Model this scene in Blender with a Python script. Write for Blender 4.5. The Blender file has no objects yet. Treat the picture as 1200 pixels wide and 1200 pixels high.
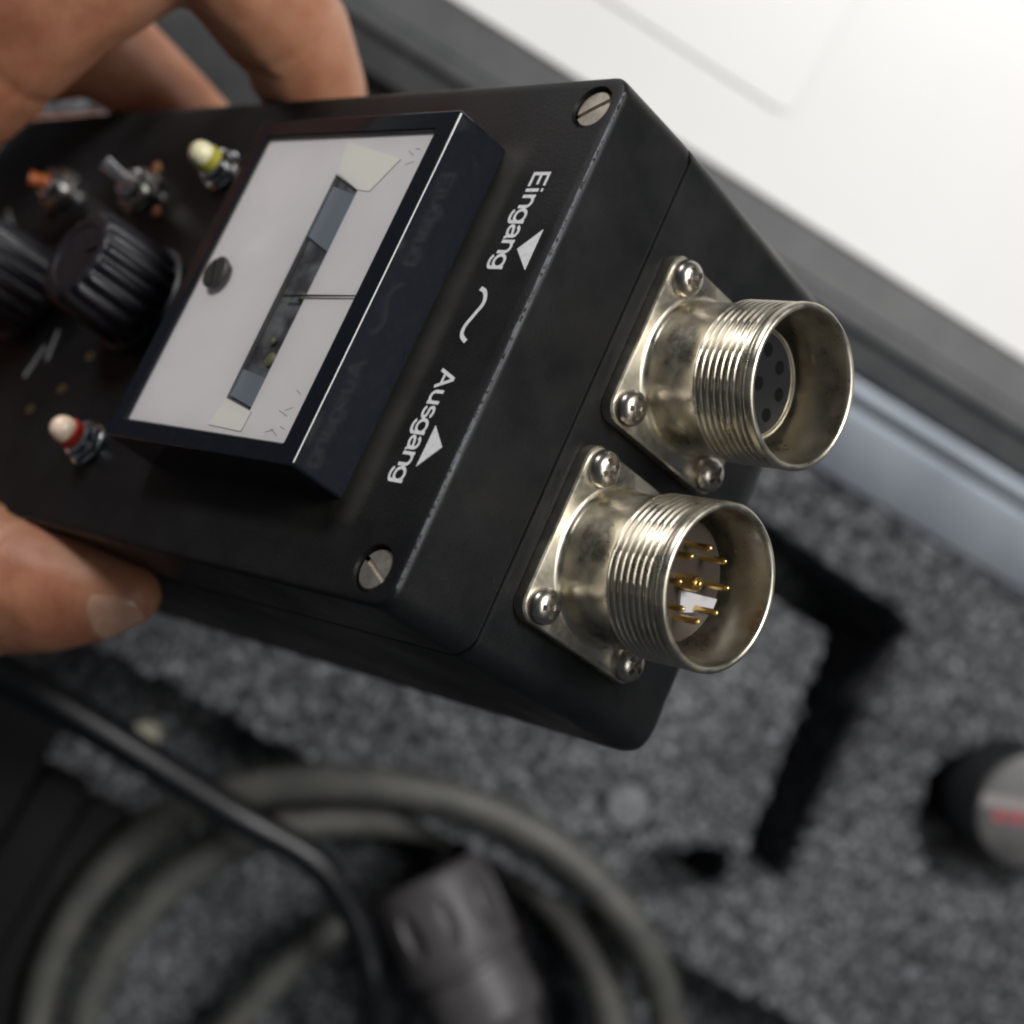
import bpy, bmesh, math, random
import numpy as np
from mathutils import Vector, Matrix, noise as mnoise

random.seed(4)
sc = bpy.context.scene
COL = sc.collection
MM = 0.001
R = math.radians

# ------------------------------------------------------------------ camera
CAM = np.array([[0.85287, 0.4924, 0.17365], [0.5, -0.86603, 0.0], [0.15038, 0.08682, -0.98481]])  # right, down, forward in columns
camd = bpy.data.cameras.new("camera")
camd.sensor_width = 36.0
camd.lens = 63.05
camd.clip_start = 0.01
camd.clip_end = 20
cam = bpy.data.objects.new("camera", camd)
COL.objects.link(cam)
rgt, dwn, fwd = [Vector(CAM[:, i]) for i in range(3)]
cam.matrix_world = Matrix(((rgt.x, -dwn.x, -fwd.x, -0.074669), (rgt.y, -dwn.y, -fwd.y, 0.0),
                           (rgt.z, -dwn.z, -fwd.z, 0.423467), (0, 0, 0, 1)))
camd.dof.use_dof = True
camd.dof.focus_distance = 0.240
camd.dof.aperture_fstop = 12.5
sc.camera = cam

# ------------------------------------------------------------------ world and lamps
w = bpy.data.worlds.new("World")
sc.world = w
w.use_nodes = True
bg = w.node_tree.nodes["Background"]
bg.inputs[0].default_value = (0.80, 0.88, 1.0, 1)
bg.inputs[1].default_value = 0.05


def area(name, loc, target, sx, sy, power, col):
    l = bpy.data.lights.new(name, "AREA")
    l.shape = "RECTANGLE"
    l.size, l.size_y = sx, sy
    l.energy = power
    l.color = col
    o = bpy.data.objects.new(name, l)
    COL.objects.link(o)
    o.location = loc
    o.rotation_euler = (Vector(target) - Vector(loc)).to_track_quat("-Z", "Y").to_euler()
    return o


area("window_lamp", (0.46, 0.78, 1.32), (0.0, 0.0, 0.05), 0.55, 0.55, 23.0, (1.0, 0.985, 0.96))
area("fill_lamp", (0.75, 0.15, 1.5), (0.0, 0.0, 0.0), 0.6, 0.6, 4.0, (1.0, 0.98, 0.95))  # added weak fill from above, for highlights on the front faces
area("side_window_lamp", (-1.22, 0.78, 0.44), (-0.05, 0.0, 0.13), 0.36, 0.4, 11.0, (1.0, 0.975, 0.97))

sc.cycles.filter_width = 2.1
sc.view_settings.view_transform = "Standard"
sc.view_settings.look = "None"
sc.view_settings.exposure = 0.0
sc.view_settings.gamma = 1.0

# ------------------------------------------------------------------ materials
def mat(name, base, rough=0.5, metal=0.0, **kw):
    m = bpy.data.materials.new(name)
    m.use_nodes = True
    nt = m.node_tree
    b = nt.nodes["Principled BSDF"]
    b.inputs["Base Color"].default_value = (*base, 1)
    b.inputs["Roughness"].default_value = rough
    b.inputs["Metallic"].default_value = metal
    for k, v in kw.items():
        b.inputs[k.replace("_", " ")].default_value = v
    return m


def nd(nt, t, **kw):
    n = nt.nodes.new(t)
    for k, v in kw.items():
        setattr(n, k, v)
    return n


def noise(m, scale, detail=4.0, rough=0.6):
    nt = m.node_tree
    tc = nd(nt, "ShaderNodeTexCoord")
    n = nd(nt, "ShaderNodeTexNoise")
    nt.links.new(tc.outputs["Object"], n.inputs["Vector"])
    n.inputs["Scale"].default_value = scale
    n.inputs["Detail"].default_value = detail
    n.inputs["Roughness"].default_value = rough
    return n


def ramp(m, src, stops):
    nt = m.node_tree
    r = nd(nt, "ShaderNodeValToRGB")
    e = r.color_ramp.elements
    while len(e) < len(stops):
        e.new(0.5)
    for el, (p, c) in zip(e, stops):
        el.position = p
        el.color = (*c, 1) if len(c) == 3 else c
    nt.links.new(src, r.inputs[0])
    return r


def vary(m, scale, c0, c1, p0=0.35, p1=0.65, detail=5.0):
    n = noise(m, scale, detail)
    r = ramp(m, n.outputs["Fac"], [(p0, c0), (p1, c1)])
    m.node_tree.links.new(r.outputs["Color"], m.node_tree.nodes["Principled BSDF"].inputs["Base Color"])
    return n


def vary_rough(m, scale, r0, r1, p0=0.35, p1=0.65):
    n = noise(m, scale, 5.0)
    r = ramp(m, n.outputs["Fac"], [(p0, (r0,) * 3), (p1, (r1,) * 3)])
    m.node_tree.links.new(r.outputs["Color"], m.node_tree.nodes["Principled BSDF"].inputs["Roughness"])


def bump(m, scale, strength, dist, detail=4.0):
    nt = m.node_tree
    n = noise(m, scale, detail)
    b = nd(nt, "ShaderNodeBump")
    b.inputs["Strength"].default_value = strength
    b.inputs["Distance"].default_value = dist
    nt.links.new(n.outputs["Fac"], b.inputs["Height"])
    nt.links.new(b.outputs["Normal"], nt.nodes["Principled BSDF"].inputs["Normal"])
    return b


M = {}
# enclosure paint: black, finely textured, with paler strips beside the meter and a worn front edge
m = M["enclosure"] = mat("enclosure_paint", (0.012, 0.013, 0.015), 0.42, Specular_IOR_Level=0.28)
nt = m.node_tree
n1 = noise(m, 90, 6)
r1 = ramp(m, n1.outputs["Fac"], [(0.35, (0.0035, 0.004, 0.005)), (0.8, (0.009, 0.009, 0.009))])
n2 = noise(m, 2600, 3)
r2 = ramp(m, n2.outputs["Fac"], [(0.60, (0, 0, 0)), (0.72, (1, 1, 1))])
tc = nd(nt, "ShaderNodeTexCoord")
sp = nd(nt, "ShaderNodeSeparateXYZ")
nt.links.new(tc.outputs["Object"], sp.inputs[0])


def math_node(nt, op, a, b=None, c=None):
    n = nd(nt, "ShaderNodeMath", operation=op)
    for i, v in enumerate((a, b, c)):
        if v is None:
            continue
        if isinstance(v, (int, float)):
            n.inputs[i].default_value = v
        else:
            nt.links.new(v, n.inputs[i])
    return n.outputs[0]


dy = math_node(nt, "ABSOLUTE", math_node(nt, "SUBTRACT", sp.outputs[1], 0.0002))
dz = math_node(nt, "ABSOLUTE", sp.outputs[2])
dd = math_node(nt, "ADD", dy, dz)
nw = noise(m, 70, 4)
edge = math_node(nt, "LESS_THAN", dd, math_node(nt, "MULTIPLY_ADD", nw.outputs["Fac"], 0.0011, -0.00028))
n3 = noise(m, 1500, 5, 0.7)
wear = math_node(nt, "MULTIPLY", edge, math_node(nt, "GREATER_THAN", n3.outputs["Fac"], 0.46))
def band(src, lo, hi, soft):
    a = nd(nt, "ShaderNodeMapRange", interpolation_type="SMOOTHSTEP")
    b_ = nd(nt, "ShaderNodeMapRange", interpolation_type="SMOOTHSTEP")
    for n_, f0, f1, t0, t1 in ((a, lo - soft, lo + soft, 0, 1), (b_, hi - soft, hi + soft, 1, 0)):
        nt.links.new(src, n_.inputs[0])
        for q, v in enumerate((f0, f1, t0, t1)):
            n_.inputs[q + 1].default_value = v
    return math_node(nt, "MULTIPLY", a.outputs[0], b_.outputs[0])


meter_band = math_node(nt, "MULTIPLY", band(sp.outputs[0], 0.010, 0.069, 0.002), band(sp.outputs[1], 0.0135, 0.020, 0.0012))  # paler strip on the panel along the meter base
meter_band = math_node(nt, "MULTIPLY", meter_band, math_node(nt, "GREATER_THAN", sp.outputs[2], -0.001))
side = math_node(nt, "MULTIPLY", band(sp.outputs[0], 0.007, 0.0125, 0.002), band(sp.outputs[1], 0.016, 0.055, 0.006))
meter_band = math_node(nt, "MAXIMUM", meter_band, math_node(nt, "MULTIPLY", side, 0.7))
meter_band = math_node(nt, "MULTIPLY", meter_band, math_node(nt, "ADD", n1.outputs["Fac"], 0.1))
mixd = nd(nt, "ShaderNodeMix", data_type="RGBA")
nt.links.new(meter_band, mixd.inputs["Factor"])
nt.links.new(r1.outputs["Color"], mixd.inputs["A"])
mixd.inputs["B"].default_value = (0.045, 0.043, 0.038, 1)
mix = nd(nt, "ShaderNodeMix", data_type="RGBA")
nt.links.new(wear, mix.inputs["Factor"])
nt.links.new(mixd.outputs["Result"], mix.inputs["A"])
mix.inputs["B"].default_value = (0.11, 0.115, 0.13, 1)
r2.color_ramp.elements[0].position, r2.color_ramp.elements[1].position = 0.705, 0.75
n4 = noise(m, 45, 3)
patch = ramp(m, n4.outputs["Fac"], [(0.52, (0, 0, 0)), (0.62, (1, 1, 1))])
speck = math_node(nt, "MULTIPLY", r2.outputs["Color"], patch.outputs["Color"])
mixs = nd(nt, "ShaderNodeMix", data_type="RGBA")
nt.links.new(speck, mixs.inputs["Factor"])
nt.links.new(mix.outputs["Result"], mixs.inputs["A"])
mixs.inputs["B"].default_value = (0.07, 0.07, 0.072, 1)
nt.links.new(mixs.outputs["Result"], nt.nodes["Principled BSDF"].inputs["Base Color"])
bump(m, 2200, 0.25, 0.0002)
vary_rough(m, 60, 0.34, 0.52)

M["groove"] = mat("groove_black", (0.004, 0.004, 0.004), 0.7)
m = M["bezel"] = mat("meter_housing_plastic", (0.008, 0.010, 0.014), 0.12, Specular_IOR_Level=0.45)
vary(m, 900, (0.006, 0.008, 0.012), (0.011, 0.013, 0.018), 0.5, 0.8)
m = M["print"] = mat("white_print", (0.78, 0.78, 0.78), 0.6)
vary(m, 1200, (0.66, 0.66, 0.67), (0.82, 0.82, 0.82))
m = M["nickel"] = mat("nickel_plating", (0.55, 0.49, 0.39), 0.3, 1.0)
vary(m, 160, (0.47, 0.43, 0.345), (0.67, 0.625, 0.525), 0.34, 0.64)
vary_rough(m, 240, 0.24, 0.46)
bump(m, 1300, 0.12, 0.0001)
m = M["steel"] = mat("screw_steel", (0.60, 0.57, 0.52), 0.3, 1.0)
vary(m, 400, (0.42, 0.38, 0.33), (0.68, 0.65, 0.60))
m = M["lid_screw"] = mat("dull_screw_metal", (0.50, 0.45, 0.38), 0.42, 1.0)
vary(m, 500, (0.40, 0.36, 0.30), (0.56, 0.51, 0.44))
M["gold"] = mat("gold_plating", (0.83, 0.58, 0.22), 0.25, 1.0)
M["brown_insert"] = mat("brown_insulator", (0.03, 0.022, 0.016), 0.45)
M["dark_insert"] = mat("dark_insulator", (0.009, 0.0095, 0.011), 0.5, Specular_IOR_Level=0.25)
M["hole"] = mat("socket_hole", (0.002, 0.002, 0.002), 0.8, Specular_IOR_Level=0.12)
M["wedge"] = mat("pale_wedge", (0.42, 0.42, 0.44), 0.4)
m = M["dial"] = mat("dial_paper", (0.66, 0.62, 0.63), 0.7)
vary(m, 60, (0.70, 0.68, 0.685), (0.75, 0.73, 0.73))
m = M["cream"] = mat("cream_end_block", (0.80, 0.79, 0.72), 0.6)
m = M["slot"] = mat("slot_back", (0.05, 0.055, 0.06), 0.4)
vary(m, 220, (0.03, 0.03, 0.035), (0.16, 0.17, 0.17), 0.4, 0.65)
M["slate"] = mat("slate_bracket", (0.22, 0.25, 0.29), 0.4, 0.3)
M["olive"] = mat("olive_spring", (0.13, 0.14, 0.06), 0.5)
M["needle"] = mat("needle_black", (0.02, 0.02, 0.02), 0.5)
M["ink"] = mat("dial_ink", (0.30, 0.29, 0.29), 0.8)
m = M["knob"] = mat("knob_plastic", (0.009, 0.0095, 0.013), 0.4, Specular_IOR_Level=0.32)
vary_rough(m, 400, 0.34, 0.5)
M["lens_white"] = mat("pale_lamp_lens", (0.85, 0.66, 0.50), 0.25)
M["lens_yellow"] = mat("yellow_lamp_lens", (0.85, 0.80, 0.52), 0.25)
M["red"] = mat("red_plastic", (0.42, 0.03, 0.02), 0.35)
M["yellow"] = mat("yellow_plastic", (0.40, 0.36, 0.05), 0.35)
M["orange"] = mat("orange_plastic", (0.30, 0.07, 0.012), 0.4)
M["chrome"] = mat("chrome", (0.78, 0.80, 0.82), 0.15, 1.0)
M["copper"] = mat("copper_dot", (0.45, 0.20, 0.10), 0.4, 0.6)
M["ochre_print"] = mat("ochre_print", (0.12, 0.075, 0.02), 0.6)
M["dull_print"] = mat("worn_print", (0.20, 0.21, 0.21), 0.6)

m = M["foam"] = mat("grey_foam", (0.09, 0.092, 0.098), 0.95)
nt = m.node_tree
n1 = noise(m, 430, 8, 0.72)
r1 = ramp(m, n1.outputs["Fac"], [(0.39, (0.025, 0.026, 0.029)), (0.52, (0.092, 0.094, 0.101)), (0.63, (0.33, 0.34, 0.355))])
n5 = noise(m, 22, 4, 0.6)
r5 = ramp(m, n5.outputs["Fac"], [(0.32, (0.62, 0.62, 0.64)), (0.66, (1.1, 1.1, 1.1))])
mul = nd(nt, "ShaderNodeMix", data_type="RGBA", blend_type="MULTIPLY")
mul.inputs["Factor"].default_value = 1.0
nt.links.new(r1.outputs["Color"], mul.inputs["A"])
nt.links.new(r5.outputs["Color"], mul.inputs["B"])
nt.links.new(mul.outputs["Result"], nt.nodes["Principled BSDF"].inputs["Base Color"])
nt.nodes["Principled BSDF"].inputs["Specular IOR Level"].default_value = 0.1
bump(m, 900, 0.9, 0.0008, 5)
m = M["foam_plug"] = mat("pale_foam", (0.13, 0.135, 0.14), 0.9)
vary(m, 500, (0.10, 0.105, 0.11), (0.19, 0.195, 0.2))
M["fleck"] = mat("pale_fleck", (0.40, 0.41, 0.43), 0.8)
m = M["aluminium"] = mat("aluminium_rail", (0.24, 0.27, 0.32), 0.48, 0.6)
vary(m, 40, (0.17, 0.19, 0.22), (0.22, 0.245, 0.275))
m = M["rim"] = mat("dark_case_rim", (0.04, 0.042, 0.046), 0.5)
vary(m, 120, (0.026, 0.028, 0.031), (0.045, 0.047, 0.05))
m = M["white"] = mat("white_laminate", (0.80, 0.80, 0.79), 0.35)
vary(m, 9, (0.765, 0.76, 0.745), (0.80, 0.795, 0.775))
m = M["cord"] = mat("grey_cord", (0.105, 0.105, 0.098), 0.55)
vary(m, 120, (0.052, 0.053, 0.049), (0.082, 0.081, 0.073))
M["black_cord"] = mat("black_cord", (0.006, 0.0065, 0.008), 0.36, Specular_IOR_Level=0.35)
m = M["plug"] = mat("dark_plug_plastic", (0.055, 0.052, 0.056), 0.48, Specular_IOR_Level=0.35)
vary(m, 150, (0.05, 0.047, 0.05), (0.08, 0.075, 0.078))
M["black_box"] = mat("black_box_plastic", (0.006, 0.006, 0.007), 0.6, Specular_IOR_Level=0.2)
M["capsule_side"] = mat("capsule_black", (0.008, 0.009, 0.011), 0.5)
m = M["cap"] = mat("grey_cap", (0.13, 0.125, 0.125), 0.3)
vary(m, 90, (0.035, 0.035, 0.036), (0.065, 0.062, 0.062))
M["cap_strip"] = mat("pale_strip", (0.20, 0.19, 0.185), 0.5)
M["cap_red"] = mat("red_print", (0.34, 0.03, 0.045), 0.5)
M["scrap"] = mat("pale_scrap", (0.35, 0.34, 0.26), 0.8)

m = M["skin"] = mat("skin", (0.50, 0.30, 0.20), 0.5, 0.0)
b = m.node_tree.nodes["Principled BSDF"]
b.inputs["Subsurface Weight"].default_value = 0.25
b.inputs["Subsurface Radius"].default_value = (1.0, 0.35, 0.2)
b.inputs["Subsurface Scale"].default_value = 0.002
n1 = noise(m, 70, 6, 0.65)
r1 = ramp(m, n1.outputs["Fac"], [(0.3, (0.27, 0.095, 0.05)), (0.5, (0.36, 0.155, 0.085)), (0.72, (0.44, 0.235, 0.145))])
m.node_tree.links.new(r1.outputs["Color"], b.inputs["Base Color"])
bump(m, 1400, 0.35, 0.0003, 4)
m = M["nail"] = mat("nail", (0.44, 0.27, 0.19), 0.28)
vary(m, 300, (0.39, 0.215, 0.145), (0.46, 0.28, 0.20))

# clear meter pane: part mirror, part see-through
m = M["pane"] = bpy.data.materials.new("clear_pane")
m.use_nodes = True
nt = m.node_tree
nt.nodes.clear()
out = nd(nt, "ShaderNodeOutputMaterial")
tr = nd(nt, "ShaderNodeBsdfTransparent")
gl = nd(nt, "ShaderNodeBsdfGlossy")
gl.inputs["Roughness"].default_value = 0.04
fr = nd(nt, "ShaderNodeFresnel")
fr.inputs["IOR"].default_value = 1.45
mx = nd(nt, "ShaderNodeMixShader")
nt.links.new(fr.outputs[0], mx.inputs[0])
nt.links.new(tr.outputs[0], mx.inputs[1])
nt.links.new(gl.outputs[0], mx.inputs[2])
nt.links.new(mx.outputs[0], out.inputs[0])


# ------------------------------------------------------------------ mesh helpers (all numbers in mm)
def link(name, me, material, parent=None):
    o = bpy.data.objects.new(name, me)
    COL.objects.link(o)
    if material is not None and not me.materials:
        me.materials.append(material)
    if parent is not None:
        o.parent = parent
    return o


def mesh(name, verts, faces, smooth=True, angle=35):
    me = bpy.data.meshes.new(name)
    me.from_pydata([tuple(c * MM for c in v) for v in verts], [], faces)
    bm = bmesh.new()
    bm.from_mesh(me)
    bmesh.ops.recalc_face_normals(bm, faces=bm.faces)
    bm.to_mesh(me)
    bm.free()
    if smooth:
        me.shade_smooth()
        me.set_sharp_from_angle(angle=R(angle))
    return me


def rrect(x0, x1, y0, y1, r, n=6):
    """rounded rectangle outline, counter-clockwise"""
    pts = []
    for cx, cy, a0 in ((x1 - r, y0 + r, -90), (x1 - r, y1 - r, 0), (x0 + r, y1 - r, 90), (x0 + r, y0 + r, 180)):
        for i in range(n + 1):
            a = R(a0 + 90 * i / n)
            pts.append((cx + r * math.cos(a), cy + r * math.sin(a)))
    return pts


def loft(rings, cap0=True, cap1=True):
    """rings: lists of 3D points with equal counts -> verts, faces"""
    n = len(rings[0])
    v = [p for r in rings for p in r]
    f = []
    for k in range(len(rings) - 1):
        for i in range(n):
            j = (i + 1) % n
            f.append((k * n + i, k * n + j, (k + 1) * n + j, (k + 1) * n + i))
    if cap0:
        f.append(tuple(range(n))[::-1])
    if cap1:
        f.append(tuple((len(rings) - 1) * n + i for i in range(n)))
    return v, f


def rbox(name, x0, x1, y0, y1, z0, z1, r=1.0, bev=0.4, nb=3, smooth=True):
    """box with rounded upright edges and rounded top/bottom edges"""
    rings = []
    for k in range(nb + 1):
        a = R(90 * k / nb)
        i = bev * (1 - math.sin(a))
        rings.append([(x, y, z0 + bev * (1 - math.cos(a))) for x, y in rrect(x0 + i, x1 - i, y0 + i, y1 - i, max(r - i, 0.05))])
    for k in range(nb + 1):
        a = R(90 * k / nb)
        i = bev * (1 - math.cos(a))
        rings.append([(x, y, z1 - bev * (1 - math.sin(a))) for x, y in rrect(x0 + i, x1 - i, y0 + i, y1 - i, max(r - i, 0.05))])
    return mesh(name, *loft(rings), smooth=smooth)


def lathe(name, prof, n=48, axis="z", center=(0, 0, 0), closed_ends=True, angle=35):
    """prof: list of (radius, height); axis z or y (height along +axis)"""
    rings = []
    for r_, h in prof:
        ring = []
        for i in range(n):
            a = 2 * math.pi * i / n
            c, s = r_ * math.cos(a), r_ * math.sin(a)
            p = (c, s, h) if axis == "z" else (c, h, s)
            ring.append(tuple(p[q] + center[q] for q in range(3)))
        rings.append(ring)
    v, f = loft(rings, closed_ends, closed_ends)
    return mesh(name, v, f, angle=angle)


def evaluated(o):
    dg = bpy.context.evaluated_depsgraph_get()
    me = bpy.data.meshes.new_from_object(o.evaluated_get(dg))
    return me


def boolean(me, cutters, material):
    a = link("work", me, material)
    cs = []
    for c in cutters:
        co = link("cut", c, material)
        cs.append(co)
        mod = a.modifiers.new("b", "BOOLEAN")
        mod.operation = "DIFFERENCE"
        mod.object = co
        mod.solver = "EXACT"
    bpy.context.view_layer.update()
    res = evaluated(a)
    for o in [a] + cs:
        bpy.data.objects.remove(o)
    return res


def tube(name, pts, rad, n=14, sub=6):
    """smooth tube along points (Catmull-Rom), rad constant or one per point"""
    P = [Vector(p) for p in pts]
    rr = [rad] * len(P) if isinstance(rad, (int, float)) else list(rad)
    out, ro = [], []
    for i in range(len(P) - 1):
        p0, p1, p2, p3 = P[max(i - 1, 0)], P[i], P[i + 1], P[min(i + 2, len(P) - 1)]
        for k in range(sub):
            t = k / sub
            out.append(0.5 * ((2 * p1) + (p2 - p0) * t + (2 * p0 - 5 * p1 + 4 * p2 - p3) * t * t + (3 * p1 - p0 - 3 * p2 + p3) * t ** 3))
            ro.append(rr[i] * (1 - t) + rr[i + 1] * t)
    out.append(P[-1])
    ro.append(rr[-1])
    rings = []
    up = Vector((0.01, 0.02, 1))
    for i, p in enumerate(out):
        d = (out[min(i + 1, len(out) - 1)] - out[max(i - 1, 0)]).normalized()
        u = (up - d * up.dot(d)).normalized()
        up = u
        s = d.cross(u)
        rings.append([tuple(p + (u * math.cos(2 * math.pi * k / n) + s * math.sin(2 * math.pi * k / n)) * ro[i]) for k in range(n)])
    return mesh(name, *loft(rings), angle=60)


def ngon_prism(name, pts2, z0, z1):
    v, f = loft([[(x, y, z0) for x, y in pts2], [(x, y, z1) for x, y in pts2]])
    return mesh(name, v, f, smooth=False)


def thing(name, label, cat, group=None, me=None, material=None):
    if me is None:
        o = bpy.data.objects.new(name, None)
        o.empty_display_size = 0.01
        COL.objects.link(o)
    else:
        o = link(name, me, material)
    o["label"] = label
    o["category"] = cat
    if group:
        o["group"] = group
    return o


def recenter(o, mm):
    """move a top-level mesh's origin to a point of the place (mm)"""
    t = Vector(mm) * MM
    o.data.transform(Matrix.Translation(-t))
    o.location = t


# ================================================================== THE SETTING
# white tabletop beyond the case
tab = link("tabletop", rbox("tabletop", -400, 500, 60, 620, -60, -20, 4, 2), M["white"])
tab["kind"] = "structure"
link("panel", rbox("panel", -380, 13.5, 121, 600, -19.98, -19.3, 3, 0.3), M["white"], tab)

# ================================================================== CASE
case = thing("carrying_case", "dark lined carrying case with a pale aluminium rail along its upper edge", "case")
case.location = (0.02, 0.0, -0.05)


def extrude_x(name, prof, x0, x1, material, parent, off=(20, 0, -50)):
    rings = [[(x - off[0], y - off[1], z - off[2]) for y, z in prof] for x in (x0, x1)]
    return link(name, mesh(name, *loft(rings), angle=40), material, parent)


def rounded(prof, r=0.8, n=4):
    """round the corners of a closed 2D profile"""
    out = []
    k = len(prof)
    for i in range(k):
        a, b_, c = Vector(prof[i - 1]), Vector(prof[i]), Vector(prof[(i + 1) % k])
        ra = min(r, (a - b_).length * 0.45, (c - b_).length * 0.45)
        p, q = b_ + (a - b_).normalized() * ra, b_ + (c - b_).normalized() * ra
        for j in range(n + 1):
            t = j / n
            out.append(tuple(p * (1 - t) ** 2 + b_ * 2 * t * (1 - t) + q * t * t))
    return out


X0, X1 = -300, 330
extrude_x("rail", rounded([(46.5, -6), (46.5, 1.6), (62.2, 4.6), (62.4, 2.6), (64.6, 2.6), (64.8, -6)], 0.7), -30, X1, M["aluminium"], case)
extrude_x("unlit_rail", rounded([(46.5, -6), (46.5, 1.6), (62.2, 4.6), (62.4, 2.6), (64.6, 2.6), (64.8, -6)], 0.7), X0, -30.5, M["rim"], case)  # same rail; its lack of reflected light is put into the dark material
extrude_x("lip", rounded([(65.0, -6), (65.0, 5.6), (68.6, 6.0), (68.8, 1.6), (70.6, 1.6), (70.6, -6)], 0.7), -30, X1, M["aluminium"], case)
extrude_x("rim", rounded([(70.8, -6), (70.8, 3.6), (78.6, 4.8), (79.2, 6.4), (83.5, 6.6), (84.2, 4.8), (94.6, 5.0), (96.0, 3.4), (96.0, -6)], 0.9), X0, X1, M["rim"], case)
extrude_x("back_wall", [(66, -58), (66, -6.2), (95, -6.2), (95, -58)], X0, X1, M["rim"], case)
extrude_x("floor_panel", [(-330, -60), (-330, -55), (65.8, -55), (65.8, -60)], X0, X1, M["rim"], case)

# ------------------------------------------------------------------ foam with cut-outs (a height field)
STEP = 0.65
xs = np.arange(-300, 325, STEP * 1.0)
xs = np.arange(-190, 240, STEP)
ys = np.arange(-230, 46.3, STEP)
GX, GY = np.meshgrid(xs, ys)
rng = np.random.default_rng(3)


def field(sig):
    f = np.fft.rfft2(rng.standard_normal(GX.shape))
    ky = np.fft.fftfreq(GX.shape[0], STEP)[:, None]
    kx = np.fft.rfftfreq(GX.shape[1], STEP)[None, :]
    f *= np.exp(-2 * (math.pi * sig) ** 2 * (kx ** 2 + ky ** 2))
    g = np.fft.irfft2(f, s=GX.shape)
    return g / g.std()


def sd_poly(pts):
    """signed distance to a convex polygon (counter-clockwise), approximate outside"""
    d = np.full(GX.shape, -1e9)
    for (x0, y0), (x1, y1) in zip(pts, pts[1:] + pts[:1]):
        l = math.hypot(x1 - x0, y1 - y0)
        nx, ny = (y1 - y0) / l, -(x1 - x0) / l
        d = np.maximum(d, (GX - x0) * nx + (GY - y0) * ny)
    return d


def sd_circle(cx, cy, r):
    return np.hypot(GX - cx, GY - cy) - r


f1, f2, f3, f4 = field(6), field(2.0), field(0.8), field(0.45)
wob = 0.30 * f2 + 0.22 * f3


def pit(h, sd, depth, soft=1.3):
    t = np.clip((sd + wob) / soft * 0.5 + 0.5, 0, 1)
    t = t * t * (3 - 2 * t)
    return np.minimum(h, (1 - t) * -depth)


H = np.zeros(GX.shape)
recess = sd_poly([(-300, -400), (300, -400), (300, -73.5), (30, -73.5), (-70, -77), (-300, -77)])
H = pit(H, recess, 30, 1.6)
H = pit(H, sd_poly([(52, 14), (100, 14), (101, 25), (52, 28.5)]), 42)
H = pit(H, sd_poly([(95.5, -46.5), (107, -46.3), (101.5, 22), (85.5, 16)]), 42)
H = pit(H, sd_circle(146.5, -7.0, 18.2), 40)
H = pit(H, sd_poly([(68, -60), (74, -68), (93, -55), (90, -45.5)]), 22)
gap = np.abs(sd_circle(61.6, -48.5, 6.3)) - 0.75
H = pit(H, gap, 3.0, 0.9)
H = H + 0.35 * f1 + 0.42 * f2 + 0.40 * f3 + 0.20 * f4
ny, nx = GX.shape
verts = np.stack([GX, GY, H], -1).reshape(-1, 3) * MM
idx = np.arange(ny * nx).reshape(ny, nx)
faces = np.stack([idx[:-1, :-1], idx[:-1, 1:], idx[1:, 1:], idx[1:, :-1]], -1).reshape(-1, 4)
me = bpy.data.meshes.new("foam_insert")
me.vertices.add(len(verts))
me.vertices.foreach_set("co", verts.astype(np.float32).ravel())
me.loops.add(faces.size)
me.loops.foreach_set("vertex_index", faces.astype(np.int32).ravel())
me.polygons.add(len(faces))
me.polygons.foreach_set("loop_start", np.arange(0, faces.size, 4, dtype=np.int32))
me.polygons.foreach_set("loop_total", np.full(len(faces), 4, dtype=np.int32))
me.update(calc_edges=True)
me.shade_smooth()
foam = thing("foam_insert", "mottled dark grey foam lining with cut-out recesses and a round hole", "foam", me=me, material=M["foam"])

# pale flecks caught in the foam, joined: too small to pick apart
fv, ff = [], []
for k in range(950):
    x, y = random.uniform(-60, 200), random.uniform(-150, 44)
    i, j = int((y - ys[0]) / STEP), int((x - xs[0]) / STEP)
    z = H[i, j]
    if -24 < z < -1.2:
        continue
    r_ = random.uniform(0.18, 0.5) * (1.8 if random.random() < 0.08 else 1)
    b0 = len(fv)
    q = Vector((random.uniform(-1, 1), random.uniform(-1, 1), random.uniform(0.2, 1))).normalized()
    u = q.orthogonal().normalized()
    s = q.cross(u)
    c = Vector((x, y, z + r_ * 0.4))
    for d in (u, s, -u, -s, q * 0.7, -q * 0.7):
        fv.append(tuple(c + d * r_))
    for a, b_ in ((0, 1), (1, 2), (2, 3), (3, 0)):
        ff += [(b0 + a, b0 + b_, b0 + 4), (b0 + b_, b0 + a, b0 + 5)]
fl = link("fleck", mesh("fleck", fv, ff), M["fleck"], foam)
fl["kind"] = "stuff"

# ------------------------------------------------------------------ things lying in the foam
plugd = thing("foam_plug", "small round grey foam plug set flush in the foam below the instrument", "foam plug",
              me=lathe("foam_plug", [(0.01, -4), (5.5, -4), (5.6, 1.0), (5.2, 1.7), (4.4, 2.0), (0.01, 2.2)], 32), material=M["foam_plug"])
plugd.location = (0.0616, -0.0485, 0)

cap = thing("round_capsule", "black cylinder with grey cap and red lettering standing in the round foam hole", "capsule")
cap.location = (0.1455, 0.0, -0.04)
link("barrel", lathe("barrel", [(0.01, 0), (14.2, 0), (14.6, 0.6), (14.6, 55.5), (14.2, 56.2), (13.6, 56.4), (0.01, 56.4)], 64), M["capsule_side"], cap)
capm = link("cap", lathe("cap", [(0.01, 56.0), (14.0, 56.0), (14.3, 57.0), (13.9, 57.8), (13.0, 58.0), (0.01, 58.1)], 64), M["cap"], cap)
# strip and red lettering fragment printed across the cap
ca = math.radians(21)


def rot2(x, y, a=ca):
    return x * math.cos(a) - y * math.sin(a), x * math.sin(a) + y * math.cos(a)


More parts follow.
